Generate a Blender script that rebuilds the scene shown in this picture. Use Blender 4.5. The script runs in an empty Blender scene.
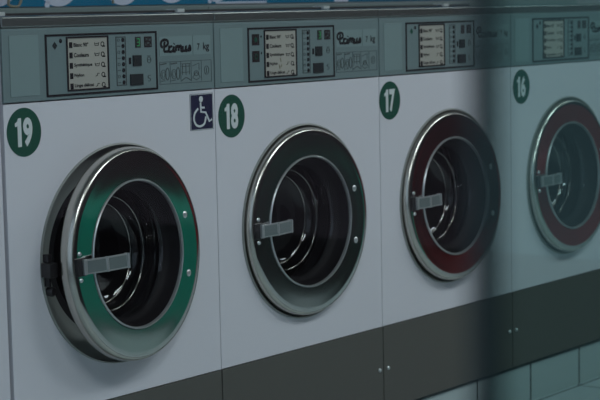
import bpy, bmesh, math, random
from mathutils import Vector, Matrix
random.seed(4)
PI = math.pi
scene = bpy.context.scene
col = scene.collection

# ---------------------------------------------------------------- camera
CZ = 1.065                       # height of the top of the white fronts
yaw, pit, roll = 0.894062, 0.111412, -0.019899
fw = Vector((math.sin(yaw) * math.cos(pit), math.cos(yaw) * math.cos(pit), -math.sin(pit)))
rt = fw.cross(Vector((0, 0, 1))).normalized()
up = rt.cross(fw)
r2 = rt * math.cos(roll) + up * math.sin(roll)
u2 = -rt * math.sin(roll) + up * math.cos(roll)
cam = bpy.data.cameras.new('camera')
camo = bpy.data.objects.new('camera', cam)
col.objects.link(camo)
M = Matrix((r2, u2, -fw)).transposed().to_4x4()
M.translation = Vector((-2.4617, -2.7841, 0.1938 + CZ))
camo.matrix_world = M
cam.sensor_width = 36
cam.lens = 1720.8 / 600 * 36
cam.clip_start = 0.02
cam.dof.use_dof = True
cam.dof.focus_distance = 3.85
cam.dof.aperture_fstop = 6.8
scene.camera = camo

# ---------------------------------------------------------------- world and exposure
w = bpy.data.worlds.new('overcast_street')
scene.world = w
w.use_nodes = True
wn = w.node_tree
bg = wn.nodes['Background']
bg.inputs[0].default_value = (0.50, 0.66, 0.82, 1)
bg.inputs[1].default_value = 0.75
scene.view_settings.view_transform = 'Standard'
scene.view_settings.look = 'None'
scene.view_settings.gamma = 1
scene.view_settings.use_curve_mapping = False
scene.view_settings.exposure = 0.0
scene.cycles.max_bounces = 10
scene.cycles.transparent_max_bounces = 16
scene.cycles.use_denoising = True

LAMP_W = 21.0                     # each ceiling lamp

# ---------------------------------------------------------------- materials
MAT = {}
def mat(name, color, rough=0.5, metal=0.0, emit=None, es=1.0, bump=0.0, bscale=60, coat=0.0, vary=0.0, stretch=None, spec=0.5):
    m = bpy.data.materials.new(name); m.use_nodes = True
    nt = m.node_tree; b = nt.nodes['Principled BSDF']
    b.inputs['Base Color'].default_value = (*color, 1)
    b.inputs['Roughness'].default_value = rough
    b.inputs['Metallic'].default_value = metal
    b.inputs['Specular IOR Level'].default_value = spec
    if coat: b.inputs['Coat Weight'].default_value = coat; b.inputs['Coat Roughness'].default_value = 0.08
    if emit: b.inputs['Emission Color'].default_value = (*emit, 1); b.inputs['Emission Strength'].default_value = es
    if bump or vary:
        tc = nt.nodes.new('ShaderNodeTexCoord'); mp = nt.nodes.new('ShaderNodeMapping')
        nt.links.new(tc.outputs['Object'], mp.inputs[0])
        if stretch: mp.inputs['Scale'].default_value = stretch
        nz = nt.nodes.new('ShaderNodeTexNoise'); nz.inputs['Scale'].default_value = bscale; nz.inputs['Detail'].default_value = 4
        nt.links.new(mp.outputs[0], nz.inputs['Vector'])
        if bump:
            bp = nt.nodes.new('ShaderNodeBump'); bp.inputs['Strength'].default_value = bump; bp.inputs['Distance'].default_value = 0.002
            nt.links.new(nz.outputs[0], bp.inputs['Height']); nt.links.new(bp.outputs[0], b.inputs['Normal'])
        if vary:
            mx = nt.nodes.new('ShaderNodeMix'); mx.data_type = 'RGBA'
            mx.inputs[6].default_value = (*[c * (1 - vary) for c in color], 1)
            mx.inputs[7].default_value = (*[min(1, c * (1 + vary)) for c in color], 1)
            nt.links.new(nz.outputs[0], mx.inputs[0]); nt.links.new(mx.outputs[2], b.inputs['Base Color'])
    MAT[name] = m
    return m

mat('white_enamel', (0.66, 0.65, 0.69), 0.42, bump=0.03, bscale=25, spec=0.35)
mat('panel_paint', (0.145, 0.205, 0.208), 0.5, bump=0.03, bscale=200, vary=0.04)
mat('panel_inset', (0.180, 0.255, 0.255), 0.5, vary=0.04)
mat('trim_metal', (0.24, 0.26, 0.25), 0.25, 0.8, vary=0.05, stretch=(4, 1, 200))
mat('kick_steel', (0.112, 0.108, 0.095), 0.36, 0.25, bump=0.02, bscale=150, vary=0.06)
mat('chrome', (0.62, 0.62, 0.60), 0.07, 1.0)
mat('bright_steel', (0.60, 0.62, 0.62), 0.30, 0.75, bump=0.02, bscale=90)
mat('ridge_glass', (0.45, 0.43, 0.40), 0.14, 1.0)
mat('satin_steel', (0.54, 0.52, 0.47), 0.26, 1.0)
mat('plate_steel', (0.27, 0.32, 0.32), 0.32, 0.6)
mat('collar_paint', (0.27, 0.28, 0.26), 0.38, 0.25)
mat('black_plastic', (0.014, 0.012, 0.013), 0.4)
mat('black_rubber', (0.005, 0.004, 0.005), 0.6, spec=0.2)
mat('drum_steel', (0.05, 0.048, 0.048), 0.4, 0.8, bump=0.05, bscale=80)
mat('ink', (0.010, 0.009, 0.011), 0.6, spec=0.15)
mat('faint_ink', (0.045, 0.062, 0.062), 0.6)
mat('print_sheet', (0.36, 0.35, 0.305), 0.5, vary=0.05, bscale=20)
mat('button_dark', (0.012, 0.017, 0.018), 0.5, spec=0.2)
mat('red_plastic', (0.016, 0.010, 0.011), 0.5, spec=0.2)
mat('led_green', (0.02, 0.25, 0.08), 0.5, emit=(0.1, 0.9, 0.3), es=0.07)
mat('badge_green', (0.004, 0.066, 0.040), 0.5, spec=0.2)
mat('sign_navy', (0.010, 0.011, 0.042), 0.5, spec=0.2)
mat('sticker_white', (0.62, 0.66, 0.66), 0.5)
mat('poster_blue', (0.0, 0.165, 0.30), 0.6, spec=0.15)
mat('poster_white', (0.62, 0.66, 0.78), 0.5)
mat('duct_grey', (0.20, 0.26, 0.25), 0.45, vary=0.08)
mat('wall_paint', (0.30, 0.33, 0.33), 0.8, bump=0.05, bscale=120)
mat('wall_dark', (0.013, 0.008, 0.010), 0.6)
mat('ceiling_paint', (0.30, 0.30, 0.29), 0.8)
mat('teal_plastic', (0.0, 0.30, 0.20), 0.45)
mat('red_seat', (0.36, 0.02, 0.03), 0.45)
mat('cord_tan', (0.26, 0.24, 0.17), 0.6)
mat('frame_dark', (0.016, 0.030, 0.030), 0.5)
mat('lamp_glow', (0.9, 0.9, 0.85), 0.5, emit=(1.0, 0.93, 0.80), es=3.2)
mat('lamp_body', (0.4, 0.4, 0.4), 0.5)
mat('pavement', (0.12, 0.12, 0.12), 0.8, bump=0.2, bscale=30, vary=0.15)

def glassy(name, tint, refl, rough=0.0, fres=False, ior=1.5, gl=(1, 1, 1)):
    m = bpy.data.materials.new(name); m.use_nodes = True; nt = m.node_tree
    nt.nodes.remove(nt.nodes['Principled BSDF']); out = nt.nodes['Material Output']
    t = nt.nodes.new('ShaderNodeBsdfTransparent'); t.inputs[0].default_value = (*tint, 1)
    g = nt.nodes.new('ShaderNodeBsdfGlossy'); g.inputs['Roughness'].default_value = rough; g.inputs['Color'].default_value = (*gl, 1)
    mx = nt.nodes.new('ShaderNodeMixShader'); mx.inputs[0].default_value = refl
    if fres:
        f = nt.nodes.new('ShaderNodeFresnel'); f.inputs[0].default_value = ior; nt.links.new(f.outputs[0], mx.inputs[0])
    nt.links.new(t.outputs[0], mx.inputs[1]); nt.links.new(g.outputs[0], mx.inputs[2]); nt.links.new(mx.outputs[0], out.inputs[0])
    MAT[name] = m
glassy('clear_glass', (0.99, 0.99, 0.99), 0.008, gl=(1, 0.72, 0.75))
glassy('tinted_glass', (0.70, 0.80, 0.79), 0.032, gl=(0.7, 1.0, 0.95))
glassy('bowl_glass', (0.9, 0.92, 0.92), 0.035)

def tiles(name, color, joint, bw, bh, mode, off=(0, 0), rough=0.25, mortar=0.004):
    m = mat(name, color, rough, spec=0.5); nt = m.node_tree; b = nt.nodes['Principled BSDF']
    tc = nt.nodes.new('ShaderNodeTexCoord'); sp = nt.nodes.new('ShaderNodeSeparateXYZ'); cb = nt.nodes.new('ShaderNodeCombineXYZ')
    mp = nt.nodes.new('ShaderNodeMapping'); mp.inputs['Location'].default_value = (off[0], off[1], 0)
    nt.links.new(tc.outputs['Object'], sp.inputs[0])
    a, c = {'xz': (0, 2), 'xy': (0, 1)}[mode]
    nt.links.new(sp.outputs[a], cb.inputs[0]); nt.links.new(sp.outputs[c], cb.inputs[1]); nt.links.new(cb.outputs[0], mp.inputs[0])
    br = nt.nodes.new('ShaderNodeTexBrick'); br.offset = 0; br.inputs['Scale'].default_value = 1
    br.inputs['Brick Width'].default_value = bw; br.inputs['Row Height'].default_value = bh
    br.inputs['Mortar Size'].default_value = mortar; br.inputs['Mortar Smooth'].default_value = 0.1
    br.inputs['Color1'].default_value = (*color, 1); br.inputs['Color2'].default_value = (*[x * 0.93 for x in color], 1)
    br.inputs['Mortar'].default_value = (*joint, 1)
    nt.links.new(mp.outputs[0], br.inputs['Vector']); nt.links.new(br.outputs['Color'], b.inputs['Base Color'])
    return m
tiles('riser_tile', (0.42, 0.50, 0.50), (0.012, 0.012, 0.014), 0.308, 0.5, 'xz', (-1.862 + 0.308 * 6, 0.2))
tiles('floor_tile', (0.44, 0.52, 0.53), (0.03, 0.035, 0.035), 0.308, 0.308, 'xy', (-1.847 + 0.308 * 6, 0.0))

# ---------------------------------------------------------------- mesh helpers
def obj(name, bm, m, parent=None, smooth=False, loc=None, bevel=0, auto=None):
    me = bpy.data.meshes.new(name)
    bmesh.ops.recalc_face_normals(bm, faces=bm.faces[:])
    bm.to_mesh(me); bm.free()
    for mm in (m if isinstance(m, (list, tuple)) else [m]): me.materials.append(MAT[mm])
    o = bpy.data.objects.new(name, me); col.objects.link(o)
    if smooth:
        for p in me.polygons: p.use_smooth = True
        try: me.set_sharp_from_angle(angle=math.radians(auto or 38))
        except Exception: pass
    if parent: o.parent = parent
    if loc: o.location = loc
    if bevel:
        md = o.modifiers.new('bevel', 'BEVEL'); md.width = bevel; md.segments = 3; md.limit_method = 'ANGLE'
    return o

def box(bm, x0, x1, y0, y1, z0, z1, mi=0):
    vs = [bm.verts.new(v) for v in ((x0,y0,z0),(x1,y0,z0),(x1,y1,z0),(x0,y1,z0),(x0,y0,z1),(x1,y0,z1),(x1,y1,z1),(x0,y1,z1))]
    for f in ((0,1,2,3),(4,7,6,5),(0,4,5,1),(1,5,6,2),(2,6,7,3),(3,7,4,0)):
        bm.faces.new([vs[i] for i in f]).material_index = mi
def B(*a):
    bm = bmesh.new(); box(bm, *a); return bm

def lathe(bm, prof, c=(0, 0, 0), n=96, close=False):
    """profile of (radius, y) spun about the Y axis through c"""
    rings = []
    for r, y in prof:
        if r < 1e-6: rings.append([bm.verts.new((c[0], c[1] + y, c[2]))])
        else: rings.append([bm.verts.new((c[0] + r * math.cos(2*PI*i/n), c[1] + y, c[2] + r * math.sin(2*PI*i/n))) for i in range(n)])
    if close: rings.append(rings[0])
    for a, b in zip(rings, rings[1:]):
        for i in range(n):
            j = (i + 1) % n
            q = [a[i % len(a)], a[j % len(a)], b[j % len(b)], b[i % len(b)]]
            q = list(dict.fromkeys(q))
            if len(q) > 2: bm.faces.new(q)
    return bm

def tube(bm, pts, r, n=8, closed=False):
    pts = [Vector(p) for p in pts]; rings = []
    L = len(pts)
    for i, p in enumerate(pts):
        if closed: t = pts[(i + 1) % L] - pts[i - 1]
        else: t = pts[min(i + 1, L - 1)] - pts[max(i - 1, 0)]
        t.normalize()
        a = Vector((0, 1, 0)) if abs(t.y) < 0.9 else Vector((1, 0, 0))
        u = t.cross(a).normalized(); v = t.cross(u)
        rings.append([bm.verts.new(p + (u * math.cos(2*PI*k/n) + v * math.sin(2*PI*k/n)) * r) for k in range(n)])
    pr = list(zip(rings, rings[1:]))
    if closed: pr.append((rings[-1], rings[0]))
    for a, b in pr:
        for k in range(n): bm.faces.new([a[k], a[(k+1) % n], b[(k+1) % n], b[k]])
    if not closed:
        bm.faces.new(rings[0]); bm.faces.new(rings[-1])
    return bm

def ribbon(bm, pts, wd, y, th=0.0008, closed=False):
    """flat printed stroke of width wd through (x, z) points, lying on the plane y"""
    P = [Vector((p[0], p[1])) for p in pts]; n = len(P); L = []; R = []
    for i in range(n):
        if closed: t = P[(i+1) % n] - P[i-1]
        else: t = P[min(i+1, n-1)] - P[max(i-1, 0)]
        if t.length < 1e-9: t = Vector((1, 0))
        t.normalize(); nn = Vector((-t.y, t.x)) * wd / 2
        L.append((P[i] + nn)); R.append((P[i] - nn))
    def vv(p, yy): return bm.verts.new((p.x, yy, p.y))
    A = [[vv(L[i], y - th), vv(R[i], y - th), vv(R[i], y), vv(L[i], y)] for i in range(n)]
    pr = list(zip(A, A[1:]))
    if closed: pr.append((A[-1], A[0]))
    for a, b in pr:
        for k in range(4): bm.faces.new([a[k], a[(k+1) % 4], b[(k+1) % 4], b[k]])
    if not closed: bm.faces.new(A[0]); bm.faces.new(A[-1])

def disc(bm, cx, cz, rx, rz, y, th, n=64, mi=0):
    f = [bm.verts.new((cx + rx*math.cos(2*PI*i/n), y - th, cz + rz*math.sin(2*PI*i/n))) for i in range(n)]
    b = [bm.verts.new((cx + rx*math.cos(2*PI*i/n), y, cz + rz*math.sin(2*PI*i/n))) for i in range(n)]
    bm.faces.new(f).material_index = mi
    bm.faces.new(b[::-1]).material_index = mi
    for i in range(n): bm.faces.new([f[i], f[(i+1) % n], b[(i+1) % n], b[i]]).material_index = mi

def text_bm(s, x0, x1, z0, z1, y, th=0.0006, bold=0.0, bm=None):
    """block letters fitted into the rectangle x0..x1, z0..z1 on the plane y"""
    cu = bpy.data.curves.new('t', 'FONT'); cu.body = s; cu.size = 1; cu.offset = bold; cu.resolution_u = 4
    to = bpy.data.objects.new('t', cu); col.objects.link(to)
    dg = bpy.context.evaluated_depsgraph_get(); dg.update()
    me = bpy.data.meshes.new_from_object(to.evaluated_get(dg))
    bpy.data.objects.remove(to); bpy.data.curves.remove(cu)
    xs = [v.co.x for v in me.vertices]; ys = [v.co.y for v in me.vertices]
    ax, bx, ay, by = min(xs), max(xs), min(ys), max(ys)
    tb = bmesh.new(); tb.from_mesh(me); bpy.data.meshes.remove(me)
    for v in tb.verts:
        v.co = Vector((x0 + (v.co.x - ax) / (bx - ax) * (x1 - x0), y - th, z0 + (v.co.y - ay) / (by - ay) * (z1 - z0)))
    if bm is not None:
        tmp = bpy.data.meshes.new('t'); tb.to_mesh(tmp); tb.free(); bm.from_mesh(tmp); bpy.data.meshes.remove(tmp); return bm
    return tb

def spline(pts, k=6, closed=False):
    out = []; n = len(pts)
    for i in range(n if closed else n - 1):
        g = lambda j: Vector(pts[j % n] if closed else pts[max(0, min(n - 1, j))])
        p0, p1, p2, p3 = g(i-1), g(i), g(i+1), g(i+2)
        for s in range(k):
            t = s / k
            out.append(0.5 * ((2*p1) + (p2-p0)*t + (2*p0-5*p1+4*p2-p3)*t*t + (3*p1-p0-3*p2+p3)*t**3))
    if not closed: out.append(Vector(pts[-1]))
    return out

def struct(o): o['kind'] = 'structure'; return o
def tag(o, label, cat, group=None):
    o['label'] = label; o['category'] = cat
    if group: o['group'] = group
    return o
def empty(name, loc): 
    o = bpy.data.objects.new(name, None); o.empty_display_size = 0.1; o.location = loc; col.objects.link(o); return o

# ---------------------------------------------------------------- setting
XL, XR, YF, YB, ZC = -2.0, 10.5, -3.4, 0.70, 2.8
struct(obj('floor', B(XL, XR, YF, YB, -0.06, 0.0), 'floor_tile'))
struct(obj('floor_pavement', B(-9, XL, -9, 5, -0.10, -0.01), 'pavement'))
struct(obj('ceiling', B(XL, XR, YF, YB, ZC, ZC + 0.1), 'ceiling_paint'))
struct(obj('wall_back', B(XL, XR, YB, YB + 0.1, -0.06, ZC), 'wall_paint'))
struct(obj('wall_front', B(XL, XR, YF - 0.1, YF, -0.06, ZC), 'wall_dark'))
struct(obj('wall_right', B(XR, XR + 0.1, YF, YB, -0.06, ZC), 'wall_dark'))
struct(obj('trim_1', B(-1.2, 3.6, 0.012, YB, 0.0, 0.122), 'riser_tile'))          # tiled plinth
# shopfront on the street side (plane x = XL)
MY = -2.4890                                                                       # thin dark glazing joint
g = obj('window_1', B(XL - 0.003, XL + 0.003, MY + 0.0034, YB, 0.0, ZC), 'clear_glass'); struct(g)
g2 = obj('window_2', B(XL - 0.003, XL + 0.003, YF, MY - 0.0034, 0.0, ZC), 'tinted_glass'); struct(g2)
struct(obj('trim_2', B(XL - 0.0040, XL + 0.0040, MY - 0.0033, MY + 0.0033, 0.0, ZC), 'frame_dark'))
struct(obj('trim_3', B(XL - 0.05, XL + 0.05, YF - 0.1, YB + 0.1, ZC - 0.02, ZC + 0.1), 'frame_dark'))

# ---------------------------------------------------------------- ceiling lamps
def lamp(x, y, label):
    e = empty('ceiling_light', (x, y, ZC)); tag(e, label, 'ceiling light', 'ceiling lights of the laundry')
    obj('housing', B(-0.62, 0.62, -0.32, 0.32, -0.05, 0.0), 'lamp_body', e, bevel=0.005)
    obj('diffuser', B(-0.59, 0.59, -0.29, 0.29, -0.058, -0.05), 'lamp_glow', e, bevel=0.002)
    la = bpy.data.lights.new('lamp_light', 'AREA'); la.shape = 'RECTANGLE'; la.size = 1.15; la.size_y = 0.56; la.energy = LAMP_W; la.color = (0.74, 0.92, 1.02)
    lo = bpy.data.objects.new('lamp_light', la); col.objects.link(lo); lo.parent = e; lo.location = (0, 0, -0.066)
lamp(-0.6, -2.0, 'fluorescent ceiling light nearest the shopfront glass')
lamp(1.6, -2.0, 'fluorescent ceiling light in the middle of the laundry')
lamp(3.8, -2.0, 'fluorescent ceiling light over the end of the machine row')
lamp(6.3, -2.0, 'added ceiling light deepest in the laundry, brightening the red bench')  # extra unseen lamp, added to brighten the red bench mirrored in the rings

# ---------------------------------------------------------------- washing machines
CX, CZD, R = 0.345, 0.704, 0.250
TILT = -2.7                       # the doors sag a little on their hinges
W = 0.68
ZK0, ZK1, ZT = 0.135, 0.370, 1.252

def rect_outline(bm, x0, x1, z0, z1, wd, y, th=0.001):
    h = wd / 2
    box(bm, x0, x1, y - th, y, z1 - wd, z1); box(bm, x0, x1, y - th, y, z0, z0 + wd)
    box(bm, x0, x0 + wd, y - th, y, z0 + wd, z1 - wd); box(bm, x1 - wd, x1, y - th, y, z0 + wd, z1 - wd)

def front_plate(bm, x0, x1, z0, z1, y0, y1, cx, cz, r, n=96):
    angs = sorted([2*PI*i/n for i in range(n)] + [math.atan2(z - cz, x - cx) % (2*PI) for x in (x0, x1) for z in (z0, z1)])
    def hit(a):
        dx, dz = math.cos(a), math.sin(a); t = 1e9
        if dx > 1e-9: t = min(t, (x1 - cx) / dx)
        if dx < -1e-9: t = min(t, (x0 - cx) / dx)
        if dz > 1e-9: t = min(t, (z1 - cz) / dz)
        if dz < -1e-9: t = min(t, (z0 - cz) / dz)
        return cx + dx*t, cz + dz*t
    I, O, I2, O2 = [], [], [], []
    for a in angs:
        ox, oz = hit(a); ix, iz = cx + r*math.cos(a), cz + r*math.sin(a)
        I.append(bm.verts.new((ix, y0, iz))); O.append(bm.verts.new((ox, y0, oz)))
        I2.append(bm.verts.new((ix, y1, iz))); O2.append(bm.verts.new((ox, y1, oz)))
    m = len(angs)
    for i in range(m):
        j = (i+1) % m
        bm.faces.new([I[i], I[j], O[j], O[i]]); bm.faces.new([I2[i], O2[i], O2[j], I2[j]])
        bm.faces.new([I[i], I2[i], I2[j], I[j]]); bm.faces.new([O[i], O[j], O2[j], O2[i]])

def script_word(bm, x0, z0, s, y):
    """the cursive maker's mark drawn as pen strokes; s = height of a small letter"""
    st = [
        [(0.9,0.0),(1.0,1.2),(1.15,2.1)],                                   # stem of P
        [(0.55,0.9),(0.15,1.1),(0.0,1.7),(0.4,2.25),(1.2,2.45),(2.0,2.2),(2.1,1.6),(1.6,1.15),(1.05,1.05)],
        [(0.9,0.0),(1.6,0.0),(2.3,0.1),(2.45,1.0),(2.6,0.85),(3.1,1.0),(3.2,0.8)],  # r
        [(2.45,0.9),(2.4,0.0),(3.3,0.0),(3.7,0.4),(3.85,1.0),(3.75,0.0),(4.4,0.0)],   # i
        [(4.4,0.0),(4.55,1.0),(4.5,0.0)],[(4.5,0.6),(4.9,1.0),(5.3,0.95),(5.3,0.0)],[(5.3,0.6),(5.7,1.0),(6.1,0.95),(6.1,0.0),(6.8,0.0)], # m
        [(6.65,1.0),(6.6,0.25),(6.9,0.0),(7.4,0.1),(7.6,1.0),(7.55,0.0),(8.0,0.0)],   # u
        [(8.0,0.0),(8.5,0.5),(8.75,1.0),(8.95,0.6),(8.9,0.1),(8.3,0.0)],[(3.95,1.45),(4.05,1.6)],
    ]
    for p in st:
        q = spline([(a, b) for a, b in p], 5)
        ribbon(bm, [(x0 + a.x*s, z0 + a.y*s) for a in q], 0.0062, y, 0.0007)

PY = -0.002   # face of the control panel
def control_panel(e, kind):
    p = obj('control_panel', B(0.002, W - 0.002, PY, 0.02, CZ + 0.003, 1.226), 'panel_paint', e, bevel=0.0015)
    s = -0.025
    bm = bmesh.new(); box(bm, 0.022, 0.106, PY - 0.0015, PY, 1.105 + s, 1.236 + s)
    obj('blank_plate', bm, 'panel_inset', p, bevel=0.0008)
    bm = bmesh.new(); rect_outline(bm, 0.126, 0.478, 1.100 + s, 1.236 + s, 0.0045, PY, 0.002)
    obj('display_frame', bm, 'ink', p)
    obj('display_plate', B(0.130, 0.474, PY - 0.0006, PY, 1.104 + s, 1.232 + s), 'panel_paint', p)
    # programme sheet with its five printed lines
    x0, x1, z0, z1 = 0.192, 0.315, 1.113 + s, 1.226 + s
    bm = bmesh.new(); rect_outline(bm, x0 - 0.0035, x1 + 0.0035, z0 - 0.0035, z1 + 0.0035, 0.0035, PY - 0.0006, 0.0025); obj('sheet_frame', bm, 'ink', p)
    obj('programme_sheet', B(x0, x1, PY - 0.0012, PY - 0.0005, z0, z1), 'print_sheet', p)
    bm = bmesh.new()
    for i, (t, ln) in enumerate((('Blanc 90°', 0.046), ('Couleurs', 0.046), ('Synthétique', 0.056), ('Nylon', 0.030), ('Linge délicat', 0.060))):
        zc = z1 - 0.015 - i * 0.0228
        box(bm, x0 + 0.005, x0 + 0.0145, PY - 0.0018, PY - 0.0012, zc - 0.0065, zc + 0.0065)
        text_bm(t, x0 + 0.018, x0 + 0.018 + ln, zc - 0.0045, zc + 0.005, PY - 0.0012, 0.0006, 0.03, bm)
        xa = x0 + 0.086
        if i < 3:
            ribbon(bm, [(xa - 0.003, zc + 0.004), (xa - 0.001, zc - 0.003), (xa + 0.009, zc - 0.003), (xa + 0.011, zc + 0.004)], 0.0014, PY - 0.0012, 0.0006)
            ribbon(bm, [(xa, zc + 0.001), (xa + 0.008, zc + 0.002)], 0.0014, PY - 0.0012, 0.0006)
        else:
            ribbon(bm, [(xa - 0.002, zc - 0.003), (xa + 0.003, zc - 0.002), (xa + 0.004, zc + 0.003), (xa + 0.010, zc + 0.003)], 0.0014, PY - 0.0012, 0.0006)
        q = [(x0 + 0.108 + 0.0048*math.cos(a), zc + 0.0048*math.sin(a)) for a in [k*PI/6 for k in range(12)]]
        ribbon(bm, q, 0.0018, PY - 0.0012, 0.0006, True)
        box(bm, x0 + 0.107, x0 + 0.116, PY - 0.0018, PY - 0.0012, zc - 0.0065, zc - 0.0035)
    obj('programme_print', bm, 'ink', p)
    # column of programme lights
    bm = bmesh.new(); rect_outline(bm, 0.343, 0.375, 1.114 + s, 1.226 + s, 0.0022, PY - 0.0006, 0.001)
    for i in range(8):
        zc = 1.218 + s - i * 0.0138
        if i % 2: ribbon(bm, [(0.348, zc), (0.357, zc)], 0.0018, PY - 0.0006, 0.0008)
        else: ribbon(bm, [(0.352 + 0.0035*math.cos(a), zc + 0.0035*math.sin(a)) for a in [k*PI/3 for k in range(6)]], 0.0012, PY - 0.0006, 0.0008, True)
    obj('light_column', bm, 'faint_ink', p)
    for i in range(8):
        zc = 1.218 + s - i * 0.0138
        bm = bmesh.new(); disc(bm, 0.366, zc, 0.0042, 0.0048, PY - 0.0006, 0.0015, 20); obj('indicator', bm, 'ink', p)
    obj('digit_window', B(0.406, 0.424, PY - 0.002, PY - 0.0005, 1.199 + s, 1.224 + s), 'black_plastic', p, bevel=0.0008)
    if kind not in (16, 17, 20):
        bm = bmesh.new(); zc = 1.2115 + s
        for pts in ([(0.411, zc + 0.008), (0.419, zc + 0.008)], [(0.412, zc), (0.419, zc)], [(0.411, zc - 0.008), (0.419, zc - 0.008)], [(0.419, zc + 0.008), (0.419, zc - 0.008)]):
            ribbon(bm, pts, 0.0020, PY - 0.002, 0.0005)
        d = obj('lit_digit', bm, 'led_green', p); d['label'] = 'glowing green digit 3'
    bm = B(0.436, 0.461, PY - 0.002, PY - 0.0005, 1.199 + s, 1.224 + s); obj('coin_window', bm, 'red_plastic', p, bevel=0.0008)
    bm = bmesh.new()
    for q in ((0.440, 1.216, 0.446, 1.220), (0.450, 1.214, 0.457, 1.219), (0.444, 1.207, 0.452, 1.211), (0.453, 1.202, 0.458, 1.206), (0.439, 1.202, 0.442, 1.208)):
        box(bm, q[0], q[2], PY - 0.0024, PY - 0.002, q[1] + s, q[3] + s)
    obj('coin_print', bm, 'faint_ink', p)
    obj('button', B(0.396, 0.424, PY - 0.004, PY - 0.0005, 1.157 + s, 1.182 + s), 'button_dark', p, bevel=0.001)
    obj('button', B(0.386, 0.428, PY - 0.004, PY - 0.0005, 1.113 + s, 1.139 + s), 'button_dark', p, bevel=0.001)
    obj('button_slot', B(0.384, 0.391, PY - 0.0015, PY - 0.0005, 1.162 + s, 1.177 + s), 'ink', p)
    bm = bmesh.new()
    zc = 1.170 + s; ribbon(bm, [(0.451 + 0.006*math.cos(a), zc + 0.007*math.sin(a)) for a in [k*PI/6 for k in range(12)]], 0.0016, PY - 0.0006, 0.0008, True)
    ribbon(bm, [(0.446, zc + 0.009), (0.456, zc + 0.009)], 0.0016, PY - 0.0006, 0.0008); ribbon(bm, [(0.447, zc), (0.455, zc)], 0.0014, PY - 0.0006, 0.0008)
    obj('button_symbol', bm, 'faint_ink', p); bm = bmesh.new()
    zc = 1.128 + s; ribbon(bm, spline([(0.455, zc + 0.006), (0.447, zc + 0.005), (0.447, zc), (0.454, zc - 0.002), (0.452, zc - 0.007), (0.446, zc - 0.007)], 4), 0.0016, PY - 0.0006, 0.0008)
    obj('button_symbol', bm, 'faint_ink', p)
    # keyhole marks on the left of the display
    bm = bmesh.new()
    if kind == 18:
        obj('key_switch', B(0.142, 0.170, PY - 0.002, PY - 0.0005, 1.192 + s, 1.220 + s), 'red_plastic', p, bevel=0.001)
        obj('key_switch', B(0.142, 0.170, PY - 0.002, PY - 0.0005, 1.150 + s, 1.178 + s), 'red_plastic', p, bevel=0.001)
        disc(bm, 0.156, 1.206 + s, 0.006, 0.006, PY - 0.002, 0.0006, 20); obj('key_print', bm, 'badge_green', p); bm = bmesh.new(); ribbon(bm, [(0.156 + 0.006*math.cos(a), 1.164 + s + 0.006*math.sin(a)) for a in [k*PI/6 for k in range(12)]], 0.002, PY - 0.002, 0.0006, True)
        obj('key_print', bm, 'badge_green', p)
        bm = bmesh.new(); disc(bm, 0.178, 1.213 + s, 0.0025, 0.003, PY - 0.0006, 0.0006, 12); obj('lock_dot', bm, 'ink', p); bm = bmesh.new(); disc(bm, 0.178, 1.172 + s, 0.0025, 0.003, PY - 0.0006, 0.0006, 12)
        obj('lock_dot', bm, 'ink', p)
        bm = bmesh.new()
        for a in ([(0.251, 1.158), (0.254, 1.148)], [(0.246, 1.141), (0.250, 1.130)], [(0.256, 1.141), (0.254, 1.134)]):
            ribbon(bm, [(a[0][0], a[0][1] + s), (a[1][0], a[1][1] + s)], 0.003, PY - 0.0018, 0.0006)
        obj('sheet_scratch', bm, 'cord_tan', p)
    else:
        f = [(0.154 + 0.008*a, 1.211 + s + 0.009*b) for a, b in ((0, 1), (1, 0), (0, -1), (-1, 0))]
        vs = [bm.verts.new((a, PY - 0.0012, b)) for a, b in f]; bm.faces.new(vs)
        obj('diamond_mark', bm, 'badge_green' if kind == 17 else 'button_dark', p)
        bm = bmesh.new(); disc(bm, 0.172, 1.221 + s, 0.0042, 0.005, PY - 0.0006, 0.0008, 20); obj('lock_dot', bm, 'ink', p)
    # maker's strip and capacity strip
    obj('name_strip', B(0.487, 0.600, PY - 0.0008, PY, 1.177 + s, 1.222 + s), 'panel_inset', p)
    obj('capacity_strip', B(0.604, 0.667, PY - 0.0008, PY, 1.177 + s, 1.222 + s), 'panel_inset', p)
    bm = bmesh.new(); script_word(bm, 0.492, 1.187 + s, 0.0114, PY - 0.0008); obj('name_lettering', bm, 'ink', p)
    bm = text_bm('7', 0.618, 0.627, 1.187 + s, 1.203 + s, PY - 0.0008, 0.0006, 0.02); text_bm('kg', 0.639, 0.661, 1.182 + s, 1.205 + s, PY - 0.0008, 0.0006, 0.02, bm)
    obj('capacity_lettering', bm, 'ink', p)
    # strip of instruction pictograms
    bm = bmesh.new(); y = PY; X0, X1, Z0, Z1 = 0.486, 0.669, 1.110 + s, 1.163 + s
    rect_outline(bm, X0, X1, Z0, Z1, 0.0013, y, 0.0006)
    for k in range(1, 5): box(bm, X0 + k*0.0366 - 0.0005, X0 + k*0.0366 + 0.0005, y - 0.0006, y, Z0 + 0.004, Z1)
    def ring(cx, cz, a, b, wd=0.0016): ribbon(bm, [(cx + a*math.cos(t), cz + b*math.sin(t)) for t in [k*PI/8 for k in range(16)]], wd, y, 0.0007, True)
    for k in (0, 1):
        cx = X0 + 0.018 + k*0.0366
        ring(cx - 0.005, Z0 + 0.023, 0.009, 0.011); ring(cx + 0.009, Z0 + 0.024, 0.006, 0.014, 0.0022); ring(cx - 0.005, Z0 + 0.023, 0.005, 0.006, 0.0012)
        ribbon(bm, [(cx - 0.015, Z1 - 0.006), (cx + 0.006, Z1 - 0.004)], 0.003, y, 0.0007)
        ribbon(bm, [(cx - 0.014, Z0 + 0.008), (cx, Z0 + 0.009)], 0.002, y, 0.0007)
    cx = X0 + 0.0915
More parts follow.
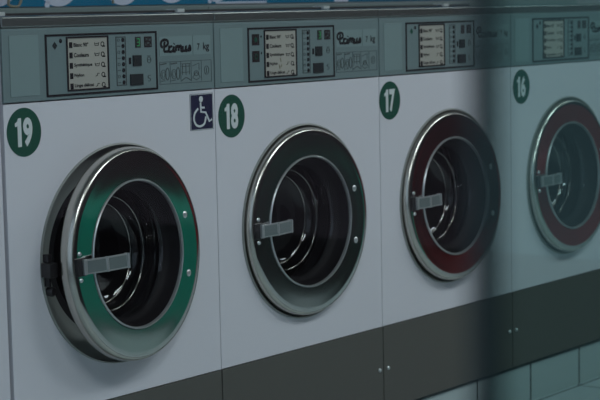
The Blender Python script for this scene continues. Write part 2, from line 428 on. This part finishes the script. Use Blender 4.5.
    for dz in (0.046, 0.040, 0.026): ribbon(bm, [(cx - 0.015, Z0 + dz), (cx + 0.015, Z0 + dz)], 0.0016, y, 0.0007)
    for dx in (-0.012, 0.0, 0.012): ribbon(bm, [(cx + dx, Z0 + 0.046), (cx + dx, Z0 + 0.020)], 0.0014, y, 0.0007)
    ribbon(bm, spline([(cx - 0.016, Z0 + 0.006), (cx, Z0 + 0.013), (cx + 0.016, Z0 + 0.006)], 5), 0.002, y, 0.0007)
    cx = X0 + 0.128
    ribbon(bm, [(cx - 0.014, Z0 + 0.012), (cx, Z0 + 0.025), (cx + 0.014, Z0 + 0.012), (cx, Z0 + 0.006)], 0.002, y, 0.0007, True)
    ring(cx, Z0 + 0.022, 0.008, 0.006); ribbon(bm, [(cx - 0.013, Z0 + 0.04), (cx + 0.010, Z0 + 0.046), (cx + 0.01, Z0 + 0.03)], 0.0016, y, 0.0007)
    ring(X1 - 0.018, Z0 + 0.028, 0.008, 0.010); ribbon(bm, [(X1 - 0.018, Z0 + 0.022), (X1 - 0.018, Z0 + 0.034)], 0.002, y, 0.0007)
    obj('pictogram_strip', bm, 'faint_ink', p)
    return p

def screw(parent, x, y, z, r=0.0055, name='screw'):
    bm = bmesh.new(); lathe(bm, [(0, -0.005), (r*0.6, -0.0045), (r, -0.002), (r, 0.002), (0, 0.002)], (x, y, z), 20)
    return obj(name, bm, 'bright_steel', parent, smooth=True)

def door(e, ajar, pull, sag):
    hx, hy = CX + 0.262, (0.015 if ajar else 0.011)
    def P(x, z): return (x - hx, z - CZD)
    c = (CX - hx, 0, 0)
    prof = [(0.2365, 0.002), (0.2365, -0.0332), (0.2330, -0.0338), (0.225, -0.0335), (0.205, -0.0330), (0.185, -0.0325), (0.1735, -0.0322), (0.1715, -0.028), (0.170, -0.012), (0.172, 0.002)]
    bm = bmesh.new(); lathe(bm, prof, c, 128, close=True)
    d = obj('door', bm, 'chrome', e, smooth=True, loc=(hx, hy, CZD)); d.rotation_euler = (math.radians(sag), 0, math.radians(ajar))
    bm = bmesh.new(); lathe(bm, [(0.2372, 0.001), (0.2430, 0.0), (0.2458, -0.005), (0.2460, -0.018), (0.2450, -0.024), (0.2425, -0.0295), (0.2400, -0.0325), (0.2372, -0.0337)], c, 128, close=True)
    obj('outer_band', bm, 'satin_steel', d, smooth=True)
    d['label'] = 'round polished door ring, standing slightly ajar' if ajar else 'round polished door ring'
    bm = bmesh.new(); lathe(bm, [(0.1700, -0.0268), (0.1668, -0.0268), (0.164, -0.018), (0.160, -0.004), (0.155, 0.006), (0.148, 0.012), (0.146, 0.018), (0.150, 0.022), (0.162, 0.014), (0.1685, -0.002)], c, 96, close=True)
    obj('gasket', bm, 'black_rubber', d, smooth=True)
    bm = bmesh.new(); lathe(bm, [(0.1718, -0.0335), (0.1705, -0.0352), (0.1680, -0.0350), (0.1670, -0.032), (0.1670, -0.027), (0.1705, -0.027)], c, 128, close=True)
    obj('inner_rim', bm, 'bright_steel', d, smooth=True)
    # glass bowl bulging back into the drum
    out = [(0.149, 0.010), (0.144, 0.018), (0.140, 0.035), (0.134, 0.055), (0.125, 0.076), (0.115, 0.088), (0.088, 0.095), (0.045, 0.098), (0, 0.0985)]
    bm = bmesh.new(); lathe(bm, out, c, 96); obj('porthole_glass', bm, 'bowl_glass', d, smooth=True, auto=60)
    for rr, yy, th in ((0.1325, 0.056, 0.0014), (0.1185, 0.084, 0.0018)):
        bm = bmesh.new(); lathe(bm, [(rr + th*math.cos(k*PI/5), yy + th*math.sin(k*PI/5)) for k in range(10)], c, 96, close=True); obj('glass_ridge', bm, 'ridge_glass', d, smooth=True, auto=80)
    # handle: bracket, bar, two fixing screws
    hx0 = CX - 0.232; zc = 0.7025 - CZD
    bm = bmesh.new(); box(bm, hx0 - hx, hx0 + 0.030 - hx, -0.040, -0.029, zc - 0.020, zc + 0.020)
    obj('handle_bracket', bm, 'black_plastic', d, bevel=0.002)
    bm = bmesh.new(); yb = 0.0
    L1, L2 = 0.058, 0.120
    for (a, b, ya, yb2, m) in ((0.0, L1, 0.0, -0.003, 0),(L1, L2, -0.003, 0.006, 0)):
        v = []
        for (x, yy) in ((a, ya), (b, yb2)):
            for z in (-0.0165, 0.0165):
                for t in (0, 0.005): v.append(bm.verts.new((x, yy + t, z)))
        for f in ((0,2,6,4),(1,5,7,3),(0,1,3,2),(4,6,7,5),(0,4,5,1),(2,3,7,6)): bm.faces.new([v[i] for i in f])
    box(bm, L1 - 0.003, L1 + 0.003, -0.005, 0.004, -0.0170, 0.0170)
    box(bm, L2 - 0.002, L2 + 0.003, 0.002, 0.018, -0.0170, 0.0170)
    box(bm, -0.004, 0.004, -0.002, 0.010, -0.0170, 0.0170)
    h = obj('handle', bm, 'bright_steel', d, bevel=0.0012, loc=(hx0 + 0.018 - hx, -0.046, zc)); h.rotation_euler.z = math.radians(-pull)
    for a, b, sl, y0 in ((0.006, L1 - 0.005, 0.055, 0.0), (L1 + 0.005, L2 - 0.004, -0.166, -0.003)):
        bm = bmesh.new(); v = []
        for x in (a, b):
            yy = -0.003 * (x / L1) if b <= L1 else -0.003 + 0.009 * (x - L1) / (L2 - L1)
            for z in (-0.0130, 0.0130):
                for t in (-0.0008, 0.003): v.append(bm.verts.new((x, yy + t, z)))
        for f in ((0,2,6,4),(1,5,7,3),(0,1,3,2),(4,6,7,5),(0,4,5,1),(2,3,7,6)): bm.faces.new([v[i] for i in f])
        q = obj('handle_plate', bm, 'plate_steel', d, loc=(hx0 + 0.018 - hx, -0.046, zc)); q.rotation_euler.z = math.radians(-pull)
    for dz in (-0.029, 0.029): screw(d, hx0 + 0.016 - hx, -0.032, zc + dz, 0.0055)
    for dz in (-0.071, 0.069): screw(d, CX + 0.188 - hx, -0.031, dz, 0.0085)
    return d

def machine(num, x, label, sag=TILT, ajar=0, pull=0, badge=None, dark=False):
    e = empty('washing_machine', (x, 0, 0.122)); tag(e, label, 'washing machine', 'row of washing machines')
    inner = bpy.data.objects.new('x', None)
    def reloc(o): return o
    class E: pass
    parts_before = set(bpy.data.objects)
    # cabinet with the round opening
    bm = bmesh.new(); a, b = 0.0015, W - 0.0015
    front_plate(bm, a, b, ZK1 + 0.002, CZ, 0.0, 0.004, CX, CZD, 0.2530)
    box(bm, a, a + 0.003, 0.004, 0.62, ZK0, ZT - 0.03); box(bm, b - 0.003, b, 0.004, 0.62, ZK0, ZT - 0.03)
    box(bm, a + 0.003, b - 0.003, 0.616, 0.62, ZK0, ZT - 0.03); box(bm, a + 0.003, b - 0.003, 0.004, 0.616, ZK0, ZK0 + 0.003)
    obj('cabinet', bm, 'white_enamel', e)
    k = obj('kick_panel', B(0.002, W - 0.002, -0.002, 0.003, ZK0, ZK1), 'kick_steel', e, bevel=0.001)
    screw(k, 0.020, -0.003, 0.251, 0.0055); screw(k, W - 0.020, -0.003, 0.251, 0.0055)
    t = obj('top_trim', B(0.001, W - 0.001, -0.005, 0.62, 1.227, ZT), 'trim_metal', e, bevel=0.004)
    obj('gap_shade_strip', B(0.001, W - 0.001, 0.585, 0.62, ZT, 1.2585), 'black_plastic', e)  # black strip standing in for the shaded gap below the duct
    cp = obj('hose_clip', B(0.50, 0.53, 0.575, 0.622, ZT, 1.262), 'sticker_white', e, bevel=0.002)
    control_panel(e, num)
    bm = bmesh.new(); lathe(bm, [(0.2550, 0.0), (0.2545, -0.0035), (0.2515, -0.0045), (0.2498, -0.001), (0.2496, 0.018), (0.240, 0.022), (0.205, 0.040), (0.19, 0.042), (0.19, 0.046), (0.232, 0.05), (0.2530, 0.035), (0.2530, 0.0)], (CX, 0, CZD), 128, close=True)
    obj('door_collar', bm, 'collar_paint', e, smooth=True)
    bm = bmesh.new(); lathe(bm, [(0.195, 0.046), (0.170, 0.055), (0.165, 0.075), (0.178, 0.10), (0.225, 0.11), (0.225, 0.114), (0.200, 0.110), (0.160, 0.078), (0.165, 0.053), (0.193, 0.044)], (CX, 0, CZD), 96, close=True)
    obj('door_seal', bm, 'black_rubber', e, smooth=True)
    bm = bmesh.new(); lathe(bm, [(0.195, 0.13), (0.215, 0.128), (0.220, 0.14), (0.220, 0.42), (0.205, 0.43), (0.08, 0.435), (0.05, 0.425), (0, 0.42)], (CX, 0, CZD), 96)
    obj('drum', bm, 'drum_steel', e, smooth=True)
    door(e, ajar, pull, sag)
    if ajar:
        la = bmesh.new(); box(la, 0.088, 0.112, -0.034, -0.004, 0.682, 0.714); box(la, 0.096, 0.108, -0.020, -0.002, 0.714, 0.732); box(la, 0.098, 0.106, -0.018, -0.002, 0.660, 0.682)
        l = obj('door_latch', la, 'black_plastic', e, bevel=0.002); l['label'] = 'black latch block beside the open door edge'
        bm = bmesh.new(); lathe(bm, [(0, -0.020), (0.008, -0.019), (0.011, -0.015), (0.011, -0.002), (0, -0.002)], (0.112, 0, 0.648), 24)
        obj('latch_knob', bm, 'black_plastic', l, smooth=True)
    for fx in (0.06, W - 0.06):
        for fy in (0.06, 0.56):
            bm = bmesh.new(); bmesh.ops.create_cone(bm, cap_ends=True, segments=20, radius1=0.022, radius2=0.018, depth=0.013, matrix=Matrix.Translation((fx, fy, 0.1285)))
            obj('foot', bm, 'black_rubber', e)
    if badge:
        bx, bz = badge
        bm = bmesh.new(); disc(bm, bx, bz, 0.0495, 0.0530, 0.0, 0.0008, 72)
        bd = obj('number_badge', bm, 'badge_green', e); bd['label'] = 'dark green oval badge numbered %d in white' % num
        s = str(num)
        bm = bmesh.new()
        op = [(-0.0190, -0.031), (-0.0085, -0.031), (-0.0085, 0.031), (-0.0165, 0.031), (-0.0200, 0.0235), (-0.0260, 0.0205), (-0.0260, 0.0125), (-0.0190, 0.0145)]
        fa = [bm.verts.new((bx + a, -0.0015, bz + b)) for a, b in op]; fb = [bm.verts.new((bx + a, -0.0008, bz + b)) for a, b in op]
        bm.faces.new(fa); bm.faces.new(fb[::-1])
        for q in range(len(op)): bm.faces.new([fa[q], fa[(q+1) % len(op)], fb[(q+1) % len(op)], fb[q]])
        text_bm(s[1], bx - 0.0035, bx + 0.0235, bz - 0.0315, bz + 0.0315, -0.0008, 0.0007, 0.045, bm)
        obj('number', bm, 'sticker_white', bd)
    if num == 19:
        x0, x1, z0, z1 = 0.590, 0.673, 0.969, 1.057
        sg = obj('accessibility_sign', B(x0, x1, -0.0008, 0.0, z0, z1), 'sign_navy', e); sg['label'] = 'square navy sign with a white wheelchair symbol'
        bm = bmesh.new(); X = lambda u: x0 + u*(x1-x0); Z = lambda v: z0 + v*(z1-z0)
        rect_outline(bm, x0 + 0.001, x1 - 0.001, z0 + 0.001, z1 - 0.001, 0.0012, -0.0008, 0.0003)
        disc(bm, X(0.47), Z(0.85), 0.0068, 0.0072, -0.0008, 0.0006, 24)
        ribbon(bm, [(X(0.45), Z(0.76)), (X(0.46), Z(0.50)), (X(0.66), Z(0.48)), (X(0.82), Z(0.22)), (X(0.93), Z(0.28))], 0.0052, -0.0008, 0.0006)
        ribbon(bm, [(X(0.46), Z(0.62)), (X(0.62), Z(0.61))], 0.0045, -0.0008, 0.0006)
        ribbon(bm, spline([(X(0.34), Z(0.60)), (X(0.19), Z(0.47)), (X(0.15), Z(0.30)), (X(0.25), Z(0.15)), (X(0.43), Z(0.11)), (X(0.60), Z(0.18)), (X(0.67), Z(0.36))], 6), 0.0052, -0.0008, 0.0006)
        obj('wheelchair_symbol', bm, 'sticker_white', sg)
    # parts were drawn in floor heights: shift the first-level ones onto the root
    bpy.data.objects.remove(inner)
    for ch in [o for o in bpy.data.objects if o.parent == e]: ch.location.z -= 0.122
    return e

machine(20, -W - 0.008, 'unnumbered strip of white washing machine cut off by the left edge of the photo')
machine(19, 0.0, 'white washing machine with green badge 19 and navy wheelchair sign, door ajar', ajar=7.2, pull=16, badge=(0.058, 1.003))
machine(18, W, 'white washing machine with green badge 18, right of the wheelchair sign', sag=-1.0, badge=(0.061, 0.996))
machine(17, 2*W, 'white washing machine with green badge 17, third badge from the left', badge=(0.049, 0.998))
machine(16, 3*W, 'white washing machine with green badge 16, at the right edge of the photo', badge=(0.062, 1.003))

# ---------------------------------------------------------------- behind the machines
d = empty('cable_duct', (0, YB - 0.001, 1.25)); tag(d, 'grey metal cable duct running along the wall behind the machines', 'cable duct')
for a, b, zt in ((-1.0, 0.50, 1.272), (0.502, 1.40, 1.272), (1.403, 3.6, 1.268)):
    obj('duct_cover', B(a, b, -0.045, 0.0, 1.140 - 1.25, zt - 1.25), 'duct_grey', d, bevel=0.002)
bm = bmesh.new(); box(bm, -1.2, 3.9, YB - 0.006, YB, 1.275, 2.05, 0)
for bx, bz, r in ((0.30, 1.36, 0.085), (0.555, 1.361, 0.085), (0.778, 1.360, 0.086), (1.027, 1.358, 0.083), (1.231, 1.362, 0.083), (1.431, 1.363, 0.082), (1.640, 1.372, 0.085), (1.84, 1.39, 0.08),
                  (0.41, 1.60, 0.12), (0.95, 1.66, 0.15), (1.5, 1.62, 0.12), (2.3, 1.62, 0.16), (2.45, 1.38, 0.085), (2.9, 1.5, 0.12), (-0.4, 1.5, 0.15), (0.735, 1.279, 0.009), (1.400, 1.284, 0.008)):
    disc(bm, bx + 0.052, bz, r, r, YB - 0.006, 0.0008, 48, 1)
box(bm, 1.48, 1.72, YB - 0.0068, YB - 0.006, 1.275, 1.281, 1)
box(bm, 2.07, 2.145, YB - 0.0068, YB - 0.006, 1.275, 1.40, 1)
tag(obj('wall_poster', bm, ['poster_blue', 'poster_white']), 'wide bright blue wall poster printed with pale round bubbles, above the machines', 'poster')
# loops of tan string hanging in front of the poster
bm = bmesh.new(); yy = YB - 0.03
pts = spline([(0.660, yy, 1.42), (0.648, yy, 1.34), (0.627, yy, 1.288), (0.638, yy, 1.277), (0.660, yy - 0.004, 1.279), (0.675, yy, 1.31), (0.668, yy, 1.36), (0.662, yy, 1.42)], 8)
tube(bm, pts, 0.0036, 8)
tag(obj('hanging_string', bm, 'cord_tan', smooth=True), 'tan string loop hanging over the blue poster at top left', 'string', 'strings over the poster')
bm = bmesh.new(); tube(bm, [(1.015, yy, 1.44), (1.014, yy, 1.35), (1.016, yy, 1.28)], 0.003, 8)
tag(obj('hanging_string', bm, 'cord_tan', smooth=True), 'short tan string hanging beside a bubble above the middle of machine 19', 'string', 'strings over the poster')

# ---------------------------------------------------------------- across the aisle (seen mirrored in the door rings)
def bench(x, n, wd, m, label):
    """a row of upholstered seats with solid bases, backs to the far wall"""
    e = empty('waiting_bench', (x, YF + 0.02, 0)); tag(e, label, 'bench', 'benches across the aisle')
    for i in range(n):
        x0, x1 = i * wd + 0.006, (i + 1) * wd - 0.006
        obj('seat_base', B(x0, x1, 0.10, 0.64, 0.02, 0.36), m, e, bevel=0.02)
        obj('seat_cushion', B(x0, x1, 0.16, 0.68, 0.365, 0.47), m, e, bevel=0.035)
        obj('backrest', B(x0, x1, 0.0, 0.155, 0.30, 0.86), m, e, bevel=0.06)
    obj('plinth', B(0.03, n*wd - 0.03, 0.12, 0.60, 0.0, 0.018), 'frame_dark', e)
bench(6.90, 5, 0.6, 'red_seat', 'long dark red upholstered bench across the aisle')
for i in range(2):
    o = empty('padded_stool', (4.74 + i*0.30, -3.15, 0)); tag(o, 'low teal padded stool across the aisle, ' + ('next to the dark counter' if i == 0 else 'on the side of the red bench'), 'stool', 'teal stools')
    obj('cushion', B(0.004, 0.296, 0.0, 0.42, 0.02, 0.43), 'teal_plastic', o, bevel=0.04)
    obj('plinth', B(0.04, 0.26, 0.04, 0.38, 0.0, 0.02), 'frame_dark', o)
bm = bmesh.new(); n = 40
def sq(r, z, h): return [bm.verts.new((0.21*r*abs(math.cos(2*PI*k/h))**0.5*math.copysign(1, math.cos(2*PI*k/h)), 0.16*r*abs(math.sin(2*PI*k/h))**0.5*math.copysign(1, math.sin(2*PI*k/h)), z)) for k in range(h)]
rs = [sq(0.82, 0.0, n), sq(1.0, 0.27, n), sq(1.07, 0.275, n), sq(1.07, 0.29, n), sq(0.98, 0.29, n), sq(0.80, 0.01, n)]
for a, b in zip(rs, rs[1:]):
    for k in range(n): bm.faces.new([a[k], a[(k+1) % n], b[(k+1) % n], b[k]])
bm.faces.new(rs[0]); bm.faces.new(rs[-1])
o = obj('laundry_basket', bm, 'red_seat', smooth=True, loc=(5.87, -3.08, 0.0)); tag(o, 'low dark red plastic laundry basket on the floor across the aisle', 'laundry basket')
e = empty('folding_counter', (0.4, YF + 0.02, 0)); tag(e, 'dark folding counter with plain doors across the aisle', 'counter')
obj('cabinet', B(0.0, 4.14, 0.0, 0.62, 0.06, 0.86), 'wall_dark', e)
obj('worktop', B(-0.02, 4.16, 0.0, 0.66, 0.862, 0.90), 'black_plastic', e, bevel=0.004)
obj('plinth', B(0.03, 4.11, 0.02, 0.56, 0.0, 0.058), 'frame_dark', e)
for i in range(8):
    dr = obj('cabinet_door', B(0.005 + i*0.5168, 0.513 + i*0.5168, 0.622, 0.640, 0.07, 0.85), 'wall_dark', e, bevel=0.002)
    hb = bmesh.new(); tube(hb, [(0.47 + i*0.5168, 0.655, 0.62), (0.47 + i*0.5168, 0.655, 0.78)], 0.006, 10); obj('handle', hb, 'bright_steel', dr, smooth=True)
